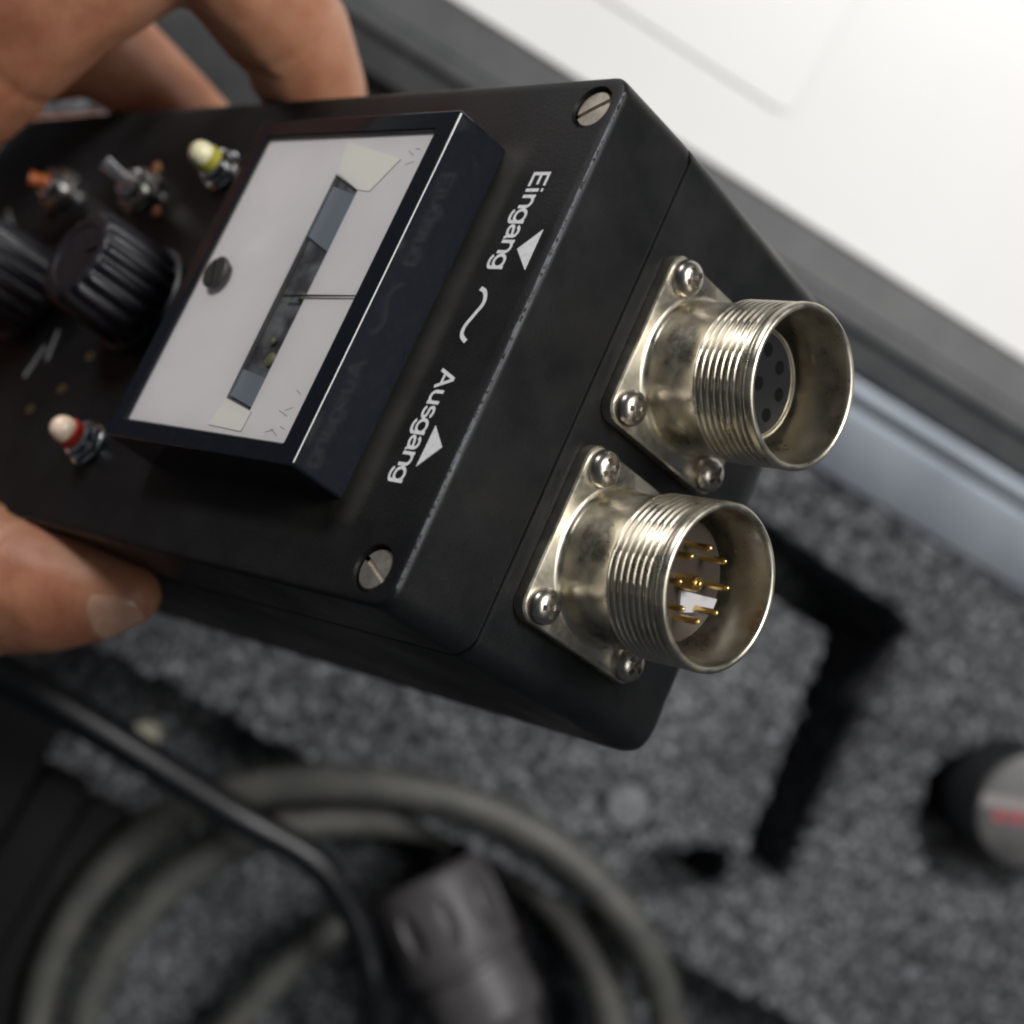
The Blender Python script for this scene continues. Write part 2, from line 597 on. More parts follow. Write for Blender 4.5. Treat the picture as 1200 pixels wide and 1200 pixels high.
strip = [rot2(x, y) for x, y in ((-13.6, 0.2), (13, -0.6), (13, 2.0), (-13.3, 3.2))]
link("strip", ngon_prism("strip", strip, 58.06, 58.3), M["cap_strip"], capm)


def text_mesh(name, body, size, offset=0.0, space=1.0):
    c = bpy.data.curves.new(name, "FONT")
    c.body = body
    c.size = size
    c.extrude = 0.02
    c.offset = offset
    c.space_character = space
    c.resolution_u = 4
    o = bpy.data.objects.new(name, c)
    COL.objects.link(o)
    bpy.context.view_layer.update()
    me = evaluated(o)
    bpy.data.objects.remove(o)
    bpy.data.curves.remove(c)
    me.name = name
    return me


rv, rf = [], []
for k, (xa, xb) in enumerate(((-9.6, -7.4), (-7.0, -5.2), (-4.8, -2.4), (-2.0, 0.2), (0.6, 2.6), (3.0, 5.4), (5.8, 8.2))):
    for ya, yb in ((-2.9, -2.3), (-1.2, -0.6)) if k % 2 else ((-2.9, -0.6),):
        b0 = len(rv)
        for z in (58.06, 58.3):
            for x, y in ((xa, ya), (xb, ya), (xb, yb), (xa, yb)):
                X, Y = rot2(x, y)
                rv.append((X, Y, z))
        rf += [tuple(b0 + q for q in f_) for f_ in ((0, 3, 2, 1), (4, 5, 6, 7), (0, 1, 5, 4), (1, 2, 6, 5), (2, 3, 7, 6), (3, 0, 4, 7))]
link("lettering", mesh("lettering", rv, rf, smooth=False), M["cap_red"], capm)

# grey coiled cable
CX, CY = 42.0, -136.0


def coil_pts():
    pts = []
    tot = 2.62 * 360
    a0 = -120
    k = 0
    while k <= tot:
        a = R(a0 + k)
        turn = k / 360
        if turn < 1.0:
            r_ = 72.5
        else:
            r_ = 72.5 - 12.0 * min(1.0, (turn - 1.0) / 0.25)
        r_ += 1.2 * math.sin(3 * a + turn) + 13.0 * max(0, math.cos(a - R(196))) ** 2
        x, y = CX + r_ * math.cos(a), CY + r_ * math.sin(a)
        lift = 20.0 if y > -74 else 20.0 * max(0, (y + 112) / 38)
        z = -16.0 + lift * (1 - min(1, max(0, turn - 1.0) / 0.25)) + 6.0 * min(1, max(0, turn - 1.0) / 0.3)
        pts.append((x, y, z))
        k += 12
    return pts


cab = thing("cable_coil", "coiled thick grey cable with a dark round plug lying in the foam recess", "cable")
cab.location = (CX * MM, CY * MM, -0.027)


def local(pts, o):
    return [(p[0] - o[0], p[1] - o[1], p[2] - o[2]) for p in pts]


CO = (CX, CY, -27)
link("cord", tube("cord", local(coil_pts(), CO), 4.5, 16, 2), M["cord"], cab)
link("cord", tube("cord", local([(0, -186, -19), (6, -145, -14), (10, -128, -13), (16, -112, -13.5), (21, -105, -16), (28, -99, -19)], CO), 4.0, 16, 5), M["cord"], cab)

# ------------------------------------------------------------------ plug at the end of the coil
pa = Vector((27.6, -88.8, -6.0))
pdir = Vector((0.79, -0.56, 0.27)).normalized()
prof = [(0.01, 0.2), (11.2, 0.2), (11.4, -0.6), (13.4, -0.6), (14.0, 0.2), (14.2, 1.2), (14.2, 21.5), (13.6, 22.6), (12.6, 22.8), (12.6, 24.0), (13.2, 24.6), (13.2, 37), (12.4, 38), (9.5, 42), (7.5, 52), (6.5, 62), (0.01, 62)]
pm = lathe("plug", prof, 64)
cuts = []
for k in range(10):
    a = 2 * math.pi * (k + 0.35) / 10
    bm = bmesh.new()
    bmesh.ops.create_uvsphere(bm, u_segments=16, v_segments=10, radius=1)
    mt = Matrix.Translation((15.3 * math.cos(a) * MM, 15.3 * math.sin(a) * MM, 11 * MM)) @ Matrix.Rotation(a, 4, "Z") @ Matrix.Diagonal((2.6 * MM, 2.7 * MM, 7.5 * MM, 1))
    bm.transform(mt)
    c_ = bpy.data.meshes.new("c")
    bm.to_mesh(c_)
    bm.free()
    cuts.append(c_)
pm = boolean(pm, cuts, M["plug"])
pm.shade_smooth()
pm.set_sharp_from_angle(angle=R(35))
po = link("plug", pm, M["plug"], cab)
po.rotation_euler = pdir.to_track_quat("Z", "Y").to_euler()
po.location = (pa - Vector(CO)) * MM
po.scale = (1.09, 1.09, 1.0)

# thin glossy black cable crossing the coil
bc = thing("black_cable", "thin glossy black cable running diagonally across the grey coil from under the thumb", "cable",
           me=tube("black_cable", [(-135, -80, 30), (-110, -84.5, 24), (-89, -86.3, 22), (-72.3, -86.7, 22), (-49.9, -88.8, 19), (-22, -92.2, 13), (-1, -93.5, 12), (12, -100, 10), (20.4, -107, 9), (27, -115, 8), (35, -128, 0), (44, -150, -10), (52, -180, -14)],
                   [4.6, 4.6, 4.6, 4.5, 4.2, 3.9, 3.7, 3.5, 3.4, 3.4, 3.4, 3.4, 3.4]), material=M["black_cord"])
recenter(bc, (-47, -90, 13))

# black stepped box at the lower left
bb = thing("accessory_box", "black plastic box with a stepped edge in the dark lower left of the recess", "box")
bb.location = (-0.075, -0.14, -0.027)
link("body", rbox("body", -60, 9, -80, 44, 0, 19, 3, 1.2), M["black_box"], bb)
link("step", rbox("step", 9.3, 22, -80, 30, 0, 16, 2.5, 1.0), M["black_box"], bb)
link("step", rbox("step", 22.3, 35, -80, 28, 0, 9, 2.5, 1.0), M["black_box"], bb)

sc_ = thing("foam_scrap", "small pale scrap lying beside the black cable", "scrap",
            me=rbox("foam_scrap", -3.2, 3.2, -2.7, 2.7, -1, 1.2, 1.6, 0.8), material=M["scrap"])
sc_.location = (-0.048, -0.0925, -0.022)
sc_.rotation_euler = (0.1, 0.2, 0.4)

# ================================================================== INSTRUMENT
inst = thing("measuring_instrument", "black hand held instrument with a rectangular meter, two knobs and two round nickel connectors", "instrument")
inst.matrix_world = Matrix(((-0.05784, -0.52235, -0.85077, -0.043153), (0.96763, -0.23903, 0.08097, -0.01827),
                            (-0.24565, -0.81854, 0.51927, 0.20273), (0, 0, 0, 1)))
LEN = 178.0


def shell(rows, r):
    rings = []
    for z, ins, rr in rows:
        rings.append([(x, y, z) for x, y in rrect(ins, 80 - ins, ins * 0.75, LEN - ins, rr, 8)])
    return loft(rings)


# lid: outer shell with four countersunk bores cut for the screws
rows = [(-15.9, 0.35, 3.2), (-15.6, 0.10, 3.3), (-1.0, 0.0, 3.4)]
for k in range(1, 5):
    a = R(90 * k / 4)
    rows.append((-0.7 + 0.7 * math.sin(a), 0.7 * (1 - math.cos(a)), 3.4 - 0.5 * (1 - math.cos(a))))
lid_me = mesh("lid", *shell(rows, 3.2))
SCREW = [(75.1, 5.2), (4.9, 6.2), (75.1, LEN - 5.5), (4.9, LEN - 5.5)]
cuts = [lathe("c", [(0.01, -1.25), (3.15, -1.25), (3.45, 0.4), (3.5, 2), (0.01, 2)], 40, center=(x, y, 0)) for x, y in SCREW]
lid_me = boolean(lid_me, cuts, M["enclosure"])
lid_me.shade_smooth()
lid_me.set_sharp_from_angle(angle=R(30))
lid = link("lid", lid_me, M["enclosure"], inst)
body_rows = [(-58.6, 4.2, 2.6), (-58.3, 3.0, 3.0), (-57.4, 2.1, 3.4), (-56.0, 1.55, 3.6), (-54, 1.35, 3.6), (-17.0, 0.05, 3.4), (-16.45, 0.15, 3.3), (-16.3, 0.4, 3.2)]
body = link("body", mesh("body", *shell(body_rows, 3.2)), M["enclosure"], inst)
link("gasket", mesh("gasket", *shell([(-16.32, 0.7, 3), (-15.88, 0.7, 3)], 3)), M["groove"], inst)


def rot_z(me, a):
    me.transform(Matrix.Rotation(a, 4, "Z"))
    return me


# lid screws: slotted cheese heads sunk in the bores
for (x, y), ang in zip(SCREW, (118, 62, 20, 75)):
    h = lathe("screw", [(0.01, -1.3), (2.85, -1.3), (2.9, -0.75), (2.7, -0.5), (0.01, -0.42)], 40)
    sl = rbox("c", -4, 4, -0.36, 0.36, -1.15, 1, 0.1, 0.05)
    h = boolean(h, [sl], M["lid_screw"])
    h.shade_smooth()
    h.set_sharp_from_angle(angle=R(30))
    s = link("screw", h, M["lid_screw"], inst)
    s.location = (x * MM, y * MM, 0)
    s.rotation_euler = (0, 0, R(ang))

# lettering beside the connectors
TXT = Matrix(((-1, 0, 0, 0), (0, -1, 0, 0), (0, 0, 1, 0), (0, 0, 0, 1)))


def arc(cx, cy, rx, ry, a0, a1, n=10):
    return [(cx + rx * math.cos(R(a0 + (a1 - a0) * k / n)), cy + ry * math.sin(R(a0 + (a1 - a0) * k / n))) for k in range(n + 1)]


XH = 0.74
BOWL = arc(.27, .37, .27, .30, 0, 360, 22)
GLYPH = {   # strokes of a plain grotesque alphabet, cap height 1; (advance, strokes)
    "E": (.74, [[(0.06, 0), (0.06, 1)], [(0, .93), (.6, .93)], [(0, .51), (.55, .51)], [(0, .07), (.62, .07)]]),
    "A": (.86, [[(0, 0), (.36, 1)], [(.36, 1), (.72, 0)], [(.14, .33), (.58, .33)]]),
    "i": (.28, [[(.06, 0), (.06, XH)], [(.06, .88), (.06, 1.0)]]),
    "n": (.66, [[(.06, 0), (.06, XH)], [(.06, .40)] + arc(.29, .42, .23, .25, 170, 0) + [(.52, 0)]]),
    "u": (.66, [[(.52, XH), (.52, 0)], [(.06, XH), (.06, .32)] + arc(.29, .32, .23, .25, 180, 350) ]),
    "g": (.68, [BOWL, [(.54, XH), (.54, -.02)] + arc(.28, -.03, .26, .17, 0, -165)]),
    "a": (.66, [arc(.27, .48, .22, .20, 165, 0) + [(.49, .12), (.53, .05), (.60, .07)], [(.49, .40), (.27, .37)] + arc(.22, .20, .19, .15, 90, 270) + [(.36, .08), (.49, .22)]]),
    "s": (.60, [arc(.26, .53, .20, .145, 15, 180) + arc(.20, .42, .1, .05, 200, 250, 3) + [(.30, .37)] + arc(.27, .21, .22, .155, 70, -165)]),
}


def ribbon(pts, wd, z):
    P = [Vector(p) for p in pts]
    closed = (P[0] - P[-1]).length < 1e-4
    v, f = [], []
    for i, p in enumerate(P):
        a = P[i - 1] if i else (P[-2] if closed else P[0])
        b_ = P[i + 1] if i < len(P) - 1 else (P[1] if closed else P[-1])
        d1, d2 = (p - a), (b_ - p)
        d = (d1.normalized() if d1.length > 1e-6 else Vector((0, 0))) + (d2.normalized() if d2.length > 1e-6 else Vector((0, 0)))
        d.normalize()
        nn = Vector((-d.y, d.x)) * wd / 2
        v += [(*(p + nn), z), (*(p - nn), z)]
    for i in range(len(P) - 1):
        f.append((2 * i, 2 * i + 1, 2 * i + 3, 2 * i + 2))
    return v, f


def panel_text(txt, x_start, x_end, y_base, cap_h):
    v, f, pen, k = [], [], 0, 0
    for ch in txt:
        adv, strokes = GLYPH[ch]
        for st in strokes:
            k += 1
            a, b_ = ribbon([(x + pen, y) for x, y in st], .145, .02 + .003 * (k % 4))
            n0 = len(v)
            v += a
            f += [tuple(q + n0 for q in t) for t in b_]
        pen += adv
    pen -= .12
    sx = (x_start - x_end) / pen
    v = [(x_start - x * sx, y_base - y * cap_h, z) for x, y, z in v]
    return link("lettering", mesh("lettering", v, f, smooth=False), M["print"], inst)


panel_text("Eingang", 64.6, 49.4, 10.45, 3.35)
panel_text("Ausgang", 33.6, 17.0, 10.45, 3.2)
link("arrow", ngon_prism("arrow", [(55.5, 3.55), (52.4, 6.8), (49.2, 3.5)], 0.01, 0.05), M["print"], inst)
link("arrow", ngon_prism("arrow", [(25.5, 6.7), (19.4, 6.8), (22.6, 3.65)], 0.01, 0.05), M["print"], inst)
# alternating current sign
wave = [(46.14, 10.3), (45.6, 9.1), (44.0, 8.4), (42.1, 9.15), (40.2, 9.95), (38.85, 9.65), (38.0, 8.4)]
wp = []
for i in range(len(wave) - 1):
    p0, p1, p2, p3 = [Vector(wave[max(0, min(len(wave) - 1, i + q))]) for q in (-1, 0, 1, 2)]
    for k in range(6):
        t = k / 6
        wp.append(0.5 * ((2 * p1) + (p2 - p0) * t + (2 * p0 - 5 * p1 + 4 * p2 - p3) * t * t + (3 * p1 - p0 - 3 * p2 + p3) * t ** 3))
wp.append(Vector(wave[-1]))
lft, rgt_ = [], []
for i, p in enumerate(wp):
    d = (wp[min(i + 1, len(wp) - 1)] - wp[max(i - 1, 0)]).normalized()
    nrm = Vector((-d.y, d.x)) * 0.33
    lft.append(tuple(p + nrm))
    rgt_.append(tuple(p - nrm))
wv, wf = [], []
for a, b_ in zip(lft, rgt_):
    wv += [(a[0], a[1], 0.04), (b_[0], b_[1], 0.04)]
for i in range(len(lft) - 1):
    wf.append((2 * i, 2 * i + 1, 2 * i + 3, 2 * i + 2))
link("wave_sign", mesh("wave_sign", wv, wf, smooth=False), M["print"], inst)

# ------------------------------------------------------------------ meter
mroot = bpy.data.objects.new("meter", None)
# the housing is the part itself: a hollow frame
MX0, MX1, MY0, MY1, MZ = 13.2, 68.4, 18.3, 64.6, 9.66
WX0, WX1, WY0, WY1 = 16.2, 65.4, 22.2, 61.6


def frame_loft(rows):
    n = None
    rings = []
    for (x0, x1, y0, y1, r_, z) in rows:
        rings.append([(x, y, z) for x, y in rrect(x0, x1, y0, y1, r_, 4)])
    return loft(rings, False, False)


rows = [(MX0 - .15, MX1 + .15, MY0, MY1 + .15, .5, 0.0), (MX0, MX1, MY0 - .05, MY1, .5, MZ - .18),
        (MX0 + .06, MX1 - .06, MY0 + .01, MY1 - .06, .45, MZ - .05), (MX0 + .2, MX1 - .2, MY0 + .15, MY1 - .2, .4, MZ),
        (WX0 - .25, WX1 + .25, WY0 - .25, WY1 + .25, .5, MZ), (WX0, WX1, WY0, WY1, .4, MZ - .25), (WX0, WX1, WY0, WY1, .4, 0.4)]
met = link("meter", mesh("meter", *frame_loft(rows), angle=9), M["bezel"], inst)

# dial: paper sheet with a long slot, in front of a slot floor
SL = [(58.9, 40.8), (56.1, 34.0), (20.1, 33.8), (21.7, 40.5)]
dz0 = 8.8


def sheet(name, outer, hole, z, th, material):
    """flat sheet with one hole of the same number of corners"""
    n = len(outer)
    v = [(x, y, z) for x, y in outer] + [(x, y, z) for x, y in hole] + [(x, y, z - th) for x, y in hole]
    f = []
    for i in range(n):
        j = (i + 1) % n
        f.append((i, j, n + j, n + i))
        f.append((n + i, n + j, 2 * n + j, 2 * n + i))
    return link(name, mesh(name, v, f, smooth=False), material, met)


OUT = [(WX1 + .3, WY1 + .3), (WX1 + .3, WY0 - .3), (WX0 - .3, WY0 - .3), (WX0 - .3, WY1 + .3)]
sheet("dial_plate", OUT, SL, dz0, 0.8, M["dial"])
link("slot_floor", ngon_prism("slot_floor", [(62, 43), (18, 43), (18, 31), (62, 31)], dz0 - 1.2, dz0 - 0.8), M["slot"], met)
# mechanism seen through the slot
link("bracket", ngon_prism("bracket", [(57.0, 40.6), (48.5, 40.6), (46.0, 34.4), (55.4, 34.2)], dz0 - 0.75, dz0 - 0.25), M["slate"], met)
link("bracket", ngon_prism("bracket", [(26.6, 40.4), (22.4, 40.4), (21.0, 34.2), (25.6, 34.2)], dz0 - 0.75, dz0 - 0.25), M["slate"], met)
for x, y, r_ in ((38.6, 35.2, 0.8), (28.6, 35.6, 1.1), (31.4, 37.0, 0.6)):
    link("spring", lathe("spring", [(r_ * .5, dz0 - .8), (r_, dz0 - .75), (r_, dz0 - .4), (r_ * .6, dz0 - .2), (0.01, dz0 - .15)], 20, center=(x, y, 0)), M["olive"], met)
# cream end blocks at both ends of the slot
link("end_block", ngon_prism("end_block", [(58.9, 40.2), (64.4, 41.7), (61.1, 27.6), (55.8, 31.1), (56.1, 34.0)], dz0 + .02, dz0 + .15), M["cream"], met)
link("end_block", ngon_prism("end_block", [(21.7, 40.2), (17.4, 41.4), (17.1, 33.4), (20.2, 33.2)], dz0 + .02, dz0 + .15), M["cream"], met)
# needle
link("needle", tube("needle", [(38.3, 38.5, dz0 + .3), (38.46, 34.8, dz0 + .35), (38.9, 22.6, dz0 + .35)], [0.18, 0.17, 0.11], 8, 3), M["needle"], met)
# zero adjuster
zs = lathe("zero_screw", [(0.01, MZ - .1), (2.6, MZ - .1), (2.65, MZ + .35), (2.3, MZ + .6), (0.01, MZ + .62)], 36)
zs = boolean(zs, [rbox("c", -4, 4, -.3, .3, MZ + .2, MZ + 2, .1, .05)], M["needle"])
zs.shade_smooth()
zs.set_sharp_from_angle(angle=R(30))
z_o = link("zero_screw", zs, M["needle"], met)
z_o.location = (41.2 * MM, 56.6 * MM, 0)
z_o.rotation_euler = (0, 0, R(25))
# faint scale marks near the right-hand edge of the dial
random.seed(12)
for k, (x, y0, dx, l) in enumerate(((17.2, 25.4, 0.9, 1.9), (18.0, 26.6, -0.5, 1.6), (18.3, 24.4, 0.3, 1.2), (20.2, 25.2, 0.7, 2.3), (21.6, 24.8, -0.6, 1.4), (23.6, 24.6, 0.6, 1.3),
                                    (60.6, 24.6, -0.5, 1.7), (61.6, 25.3, 0.8, 1.5), (62.6, 24.5, 0.2, 1.1))):
    z = dz0 + .03
    link("scale_mark", mesh("scale_mark", [(x, y0, z), (x + .16, y0, z), (x + dx + .13, y0 + l, z), (x + dx, y0 + l, z)], [(0, 1, 2, 3)], smooth=False), M["ink"], met)
pane = link("pane", mesh("pane", [(WX1, WY1, MZ - .28), (WX0, WY1, MZ - .28), (WX0, WY0, MZ - .28), (WX1, WY0, MZ - .28)], [(0, 1, 2, 3)], smooth=False), M["pane"], met)
bpy.data.objects.remove(mroot)

# ------------------------------------------------------------------ control end of the panel: knobs, lamps, toggles, print


def knob_mesh():
    rings = []
    n = 144
    for z, r_, amp in ((0, 9.6, 0), (1.2, 9.6, 0), (1.5, 9.3, 0), (1.6, 8.6, .1), (2.2, 8.5, .55), (14.0, 7.9, .5), (14.7, 7.6, .3), (15.0, 7.0, 0), (15.0, 5.6, 0), (14.7, 5.3, 0), (14.7, 0.01, 0)):
        ring = []
        for i in range(n):
            a = 2 * math.pi * i / n
            rr = r_ + amp * math.cos(18 * a)
            ring.append((rr * math.cos(a), rr * math.sin(a), z))
        rings.append(ring)
    return mesh("knob", *loft(rings), angle=40)


km = knob_mesh()
tick = ngon_prism("pointer_line", [(-.35, 2.2), (.35, 2.2), (.35, 7.0), (-.35, 7.0)], 14.71, 15.05)
for y, a in ((88.7, 200), (127.0, 150)):
    k = link("knob", km, M["knob"], inst)
    k.location = (40.5 * MM, y * MM, 0.02 * MM)
    k.rotation_euler = (0, 0, R(a))
    link("pointer_line", tick, M["knob"], k)


def hexnut(name, r_, z0, z1):
    return ngon_prism(name, [(r_ * math.cos(R(60 * i + 14)), r_ * math.sin(R(60 * i + 14))) for i in range(6)], z0, z1)


def lamp(x, y, ring_m, lens_m, desc):
    b_ = link("indicator_lamp", lathe("indicator_lamp", [(3.6, 0.02), (3.7, 1.0), (3.0, 1.3), (2.9, 3.2), (2.5, 3.6), (0.01, 3.6)], 36), M["chrome"], inst)
    b_.location = (x * MM, y * MM, 0)
    b_["label"] = desc
    link("nut", hexnut("nut", 3.7, 0.5, 2.0), M["chrome"], b_)
    link("ring", lathe("ring", [(0.01, 3.5), (2.35, 3.5), (2.4, 4.9), (2.1, 5.2), (0.01, 5.2)], 30), ring_m, b_)
    link("lens", lathe("lens", [(0.01, 5.0), (2.1, 5.0), (2.1, 6.2), (1.7, 7.2), (1.0, 7.8), (0.01, 8.0)], 30), lens_m, b_)
    return b_


lamp(14.2, 83.0, M["red"], M["lens_white"], "lamp with a red ring and pale tip")
lamp(65.6, 84.5, M["yellow"], M["lens_yellow"], "lamp with a yellow ring and cream tip")


def toggle(x, y, tip, tm, desc):
    b_ = link("toggle_switch", lathe("toggle_switch", [(4.2, 0.02), (4.3, 1.0), (3.0, 1.3), (3.0, 4.0), (2.5, 4.6), (0.01, 4.7)], 36), M["chrome"], inst)
    b_.location = (x * MM, y * MM, 0)
    b_["label"] = desc
    link("nut", hexnut("nut", 4.5, 0.4, 2.2), M["steel"], b_)
    link("lever", tube("lever", [(0, 0, 4), tip[0], tip[1]], [1.0, 1.15, 1.4], 16, 4), tm, b_)
    return b_


toggle(61.5, 106.0, ((0.6, 1.6, 6.0), (1.2, 3.0, 8.0)), M["chrome"], "toggle switch with a chrome lever")
toggle(62.0, 134.0, ((-.6, 1.0, 5.4), (-1.0, 1.8, 6.6)), M["orange"], "toggle switch with an orange tip")
link("rivet", lathe("rivet", [(1.0, .02), (1.1, .6), (.7, 1.1), (.01, 1.2)], 20, center=(57.8, 99.0, 0)), M["copper"], inst)
link("rivet", lathe("rivet", [(.9, .02), (1.0, .6), (.6, 1.0), (.01, 1.1)], 20, center=(67.0, 106.5, 0)), M["copper"], inst)
for x, y, l, a in ((31.0, 110.5, 6.0, 12), (27.6, 113.5, 6.5, -14), (37.0, 104.0, 3.4, 40), (56.5, 150.0, 7, 55), (52, 104, 3, 70)):
    c_, s_ = math.cos(R(a)), math.sin(R(a))
    q = [(x + u * c_ - v_ * s_, y + u * s_ + v_ * c_) for u, v_ in ((-l / 2, -.55), (l / 2, -.55), (l / 2, .55), (-l / 2, .55))]
    link("index_mark", ngon_prism("index_mark", q, 0.01, 0.05), M["dull_print"], inst)
for x, y in ((19.5, 108.0), (24.0, 101.5), (30.5, 98.0)):
    me = text_mesh("lettering", "0", 3.2)
    me.transform(Matrix.Translation((x * MM, y * MM, 0.03 * MM)) @ Matrix.Rotation(math.pi, 4, "Z") @ Matrix.Scale(MM, 4))
    me.materials.clear()
    me.materials.append(M["ochre_print"])
    link("index_figure", me, M["ochre_print"], inst)

# ------------------------------------------------------------------ connectors
PITCH = 1.12


def shell_mesh():
    """nickel barrel: fillet, smooth neck, helical thread, lip, bore"""
    n = 160
    rows = []
    for k in range(9):                                   # fillet out of the flange
        a = R(90 * k / 8)
        rows.append((11.9 - 1.1 * math.sin(a), 1.95 + 1.2 * (1 - math.cos(a)), 0))
    rows.append((10.75, 7.5, 0))
    rows.append((10.75, 10.6, 0))
    y = 10.9
    while y < 19.6:
        rows.append((11.05, y, 1))
        y += PITCH / 8
    rows += [(11.1, 19.75, 0), (11.35, 19.95, 0), (11.45, 20.3, 0), (11.4, 21.0, 0), (11.15, 21.3, 0), (10.75, 21.35, 0), (10.45, 21.1, 0), (10.35, 20.6, 0),
             (10.3, 12.0, 0), (10.1, 10.2, 0), (9.6, 10.0, 0), (9.4, 9.0, 0)]
    rings = []
    for r_, h, th in rows:
        ring = []
        for i in range(n):
            a = 2 * math.pi * i / n
            rr = r_
            if th:
                ph = ((h / PITCH) + i / n) % 1.0
                tri = 1 - abs(2 * ph - 1)
                fade = min(1, (h - 10.6) / 0.8, (19.8 - h) / 0.4)
                rr += (min(1.0, tri * 1.5) - 0.55) * 0.72 * fade
            ring.append((rr * math.cos(a), -h, rr * math.sin(a)))
        rings.append(ring)
    return mesh("connector", *loft(rings, False, False), angle=50)


def flange_mesh():
    pts = rrect(-13.1, 13.1, -13.1, 13.1, 2.6, 6)
    rings = [[(x, -0.02, z) for x, z in pts], [(x, -1.7, z) for x, z in pts],
             [(x * .985, -1.95, z * .985) for x, z in pts], [(x * .97, -2.0, z * .97) for x, z in pts]]
    return mesh("flange", *loft(rings), angle=25)


def pan_screw():
    h = lathe("flange_screw", [(2.55, 1.95), (2.6, 2.7), (2.4, 3.4), (1.9, 3.9), (1.1, 4.15), (.01, 4.2)], 36, angle=60)
    c1 = rbox("c", -1.6, 1.6, -.38, .38, 3.15, 6, .1, .05)
    c2 = rbox("c", -.38, .38, -1.6, 1.6, 3.1, 6.1, .1, .05)
    h = boolean(h, [c1, c2], M["steel"])
    h.shade_smooth()
    h.set_sharp_from_angle(angle=R(35))
    h.transform(Matrix.Rotation(R(90), 4, "X"))         # head faces -y
    return h


sm_, fm_, ps_ = shell_mesh(), flange_mesh(), pan_screw()
CZ = -32.2


def connector(cx, label):
    o = link("connector", sm_, M["nickel"], inst)
    o.location = (cx * MM, 0, CZ * MM)
    o["label"] = label
    link("flange", fm_, M["nickel"], o)
    for sx, sz, a in ((-1, -1, 20), (-1, 1, 65), (1, 1, 40), (1, -1, 10)):
        s = link("flange_screw", ps_, M["steel"], o)
        s.location = (sx * 10.35 * MM, 0, sz * 9.9 * MM)
        s.rotation_euler = (0, R(a), 0)
    return o


fem = connector(51.6, "connector with a dark socket insert")
mal = connector(21.5, "connector with gold pins")


def ylathe(name, prof, n=48, c=(0, 0, 0)):
    return lathe(name, [(r_, -h) for r_, h in prof], n, "y", c)


# female insert: dark core, bright ring, socket holes
ins = link("insert", ylathe("insert", [(10.2, 9.3), (8.2, 9.4), (7.7, 9.6), (7.6, 13.2), (7.2, 13.5), (.01, 13.5)]), M["dark_insert"], fem)
link("insert_ring", ylathe("insert_ring", [(7.62, 11.4), (7.95, 11.5), (7.95, 13.4), (7.8, 13.7), (7.45, 13.7), (7.35, 13.45)]), M["nickel"], fem)
hm = ylathe("socket_hole", [(1.0, 13.52), (.95, 13.56), (.01, 13.56)], 18)
hm2 = hm
for k in range(8):
    a = R(45 * k + 10)
    h = link("socket_hole", hm, M["hole"], fem)
    h.location = (4.9 * math.cos(a) * MM, 0, 4.9 * math.sin(a) * MM)
h = link("socket_hole", hm, M["hole"], fem)

# male insert: brown core, pale wedge on its face, ring of gold pins round a thick centre pin
link("insert", ylathe("insert", [(10.2, 9.3), (8.9, 9.6), (8.6, 9.8), (8.5, 13.9), (8.2, 14.2), (.01, 14.2)]), M["brown_insert"], mal)
kv = [(-1.2, -.4), (.9, -7.9), (-1.2, -7.9), (-3.8, -1.8)]
kp = loft([[(x, -14.25, z) for x, z in kv], [(x, -14.7, z) for x, z in kv]])
link("face_wedge", mesh("face_wedge", *kp, smooth=False), M["wedge"], mal)
pin = ylathe("pin", [(.46, 14.0), (.46, 17.9), (.38, 18.4), (.2, 18.6), (.01, 18.65)], 16)
for k in range(8):
    a = R(45 * k + 20)
    p = link("pin", pin, M["gold"], mal)
    p.location = (4.9 * math.cos(a) * MM, 0, 4.9 * math.sin(a) * MM)
link("centre_pin", ylathe("centre_pin", [(1.1, 14.0), (1.1, 16.9), (.95, 17.3), (.5, 17.4), (.4, 17.9), (.2, 18.0), (.01, 18.0)], 24), M["gold"], mal)

# ================================================================== HAND
def cam_pt(u, v, d):
    """point of the place at depth d (mm) along the line of sight through photo position u, v"""
    q = CAM @ np.array([(u - 600) / 2101.7 * d, (v - 600) / 2101.7 * d, d])
    return q + np.array([-74.669, 0, 423.467])


chains = {
    "index": [(-190, 165, 318, 14.5), (-50, 88, 305, 14), (60, -2, 294, 12.6), (235, -112, 286, 11.5), (296, -26, 292, 11.8), (340, 42, 302, 10.8), (372, 112, 311, 9.2), (388, 150, 316, 7)],
    "middle": [(-200, 200, 345, 12), (-20, 70, 342, 10), (120, 50, 336, 10), (200, 125, 344, 9.2), (285, 205, 354, 7.5)],
    "ring": [(-230, 260, 380, 11.5), (0, 190, 388, 9.5), (120, 180, 388, 9), (200, 230, 384, 8.5), (260, 290, 388, 7)],
    "little": [(-260, 330, 410, 10.5), (-60, 300, 418, 8.5), (60, 310, 415, 8), (140, 350, 412, 7.5), (190, 390, 412, 6.5)],
    "thumb": [(-430, 430, 360, 17), (-170, 640, 312, 16), (-20, 676, 298, 13.9), (60, 690, 290, 10.7), (110, 697, 287, 8.0), (153, 697, 285.5, 5.4)],
    "palm": [(-560, 330, 400, 26), (-430, 300, 390, 24), (-330, 230, 372, 19), (-230, 180, 345, 15)],
    "palm_b": [(-560, 330, 400, 26), (-400, 350, 400, 21), (-300, 320, 402, 16), (-260, 300, 402, 12)],
    "palm_c": [(-430, 430, 360, 19), (-380, 350, 378, 20), (-300, 240, 372, 16)],
    "wrist": [(-560, 330, 400, 27), (-800, 380, 420, 28), (-1100, 440, 440, 32)],
}
bm = bmesh.new()
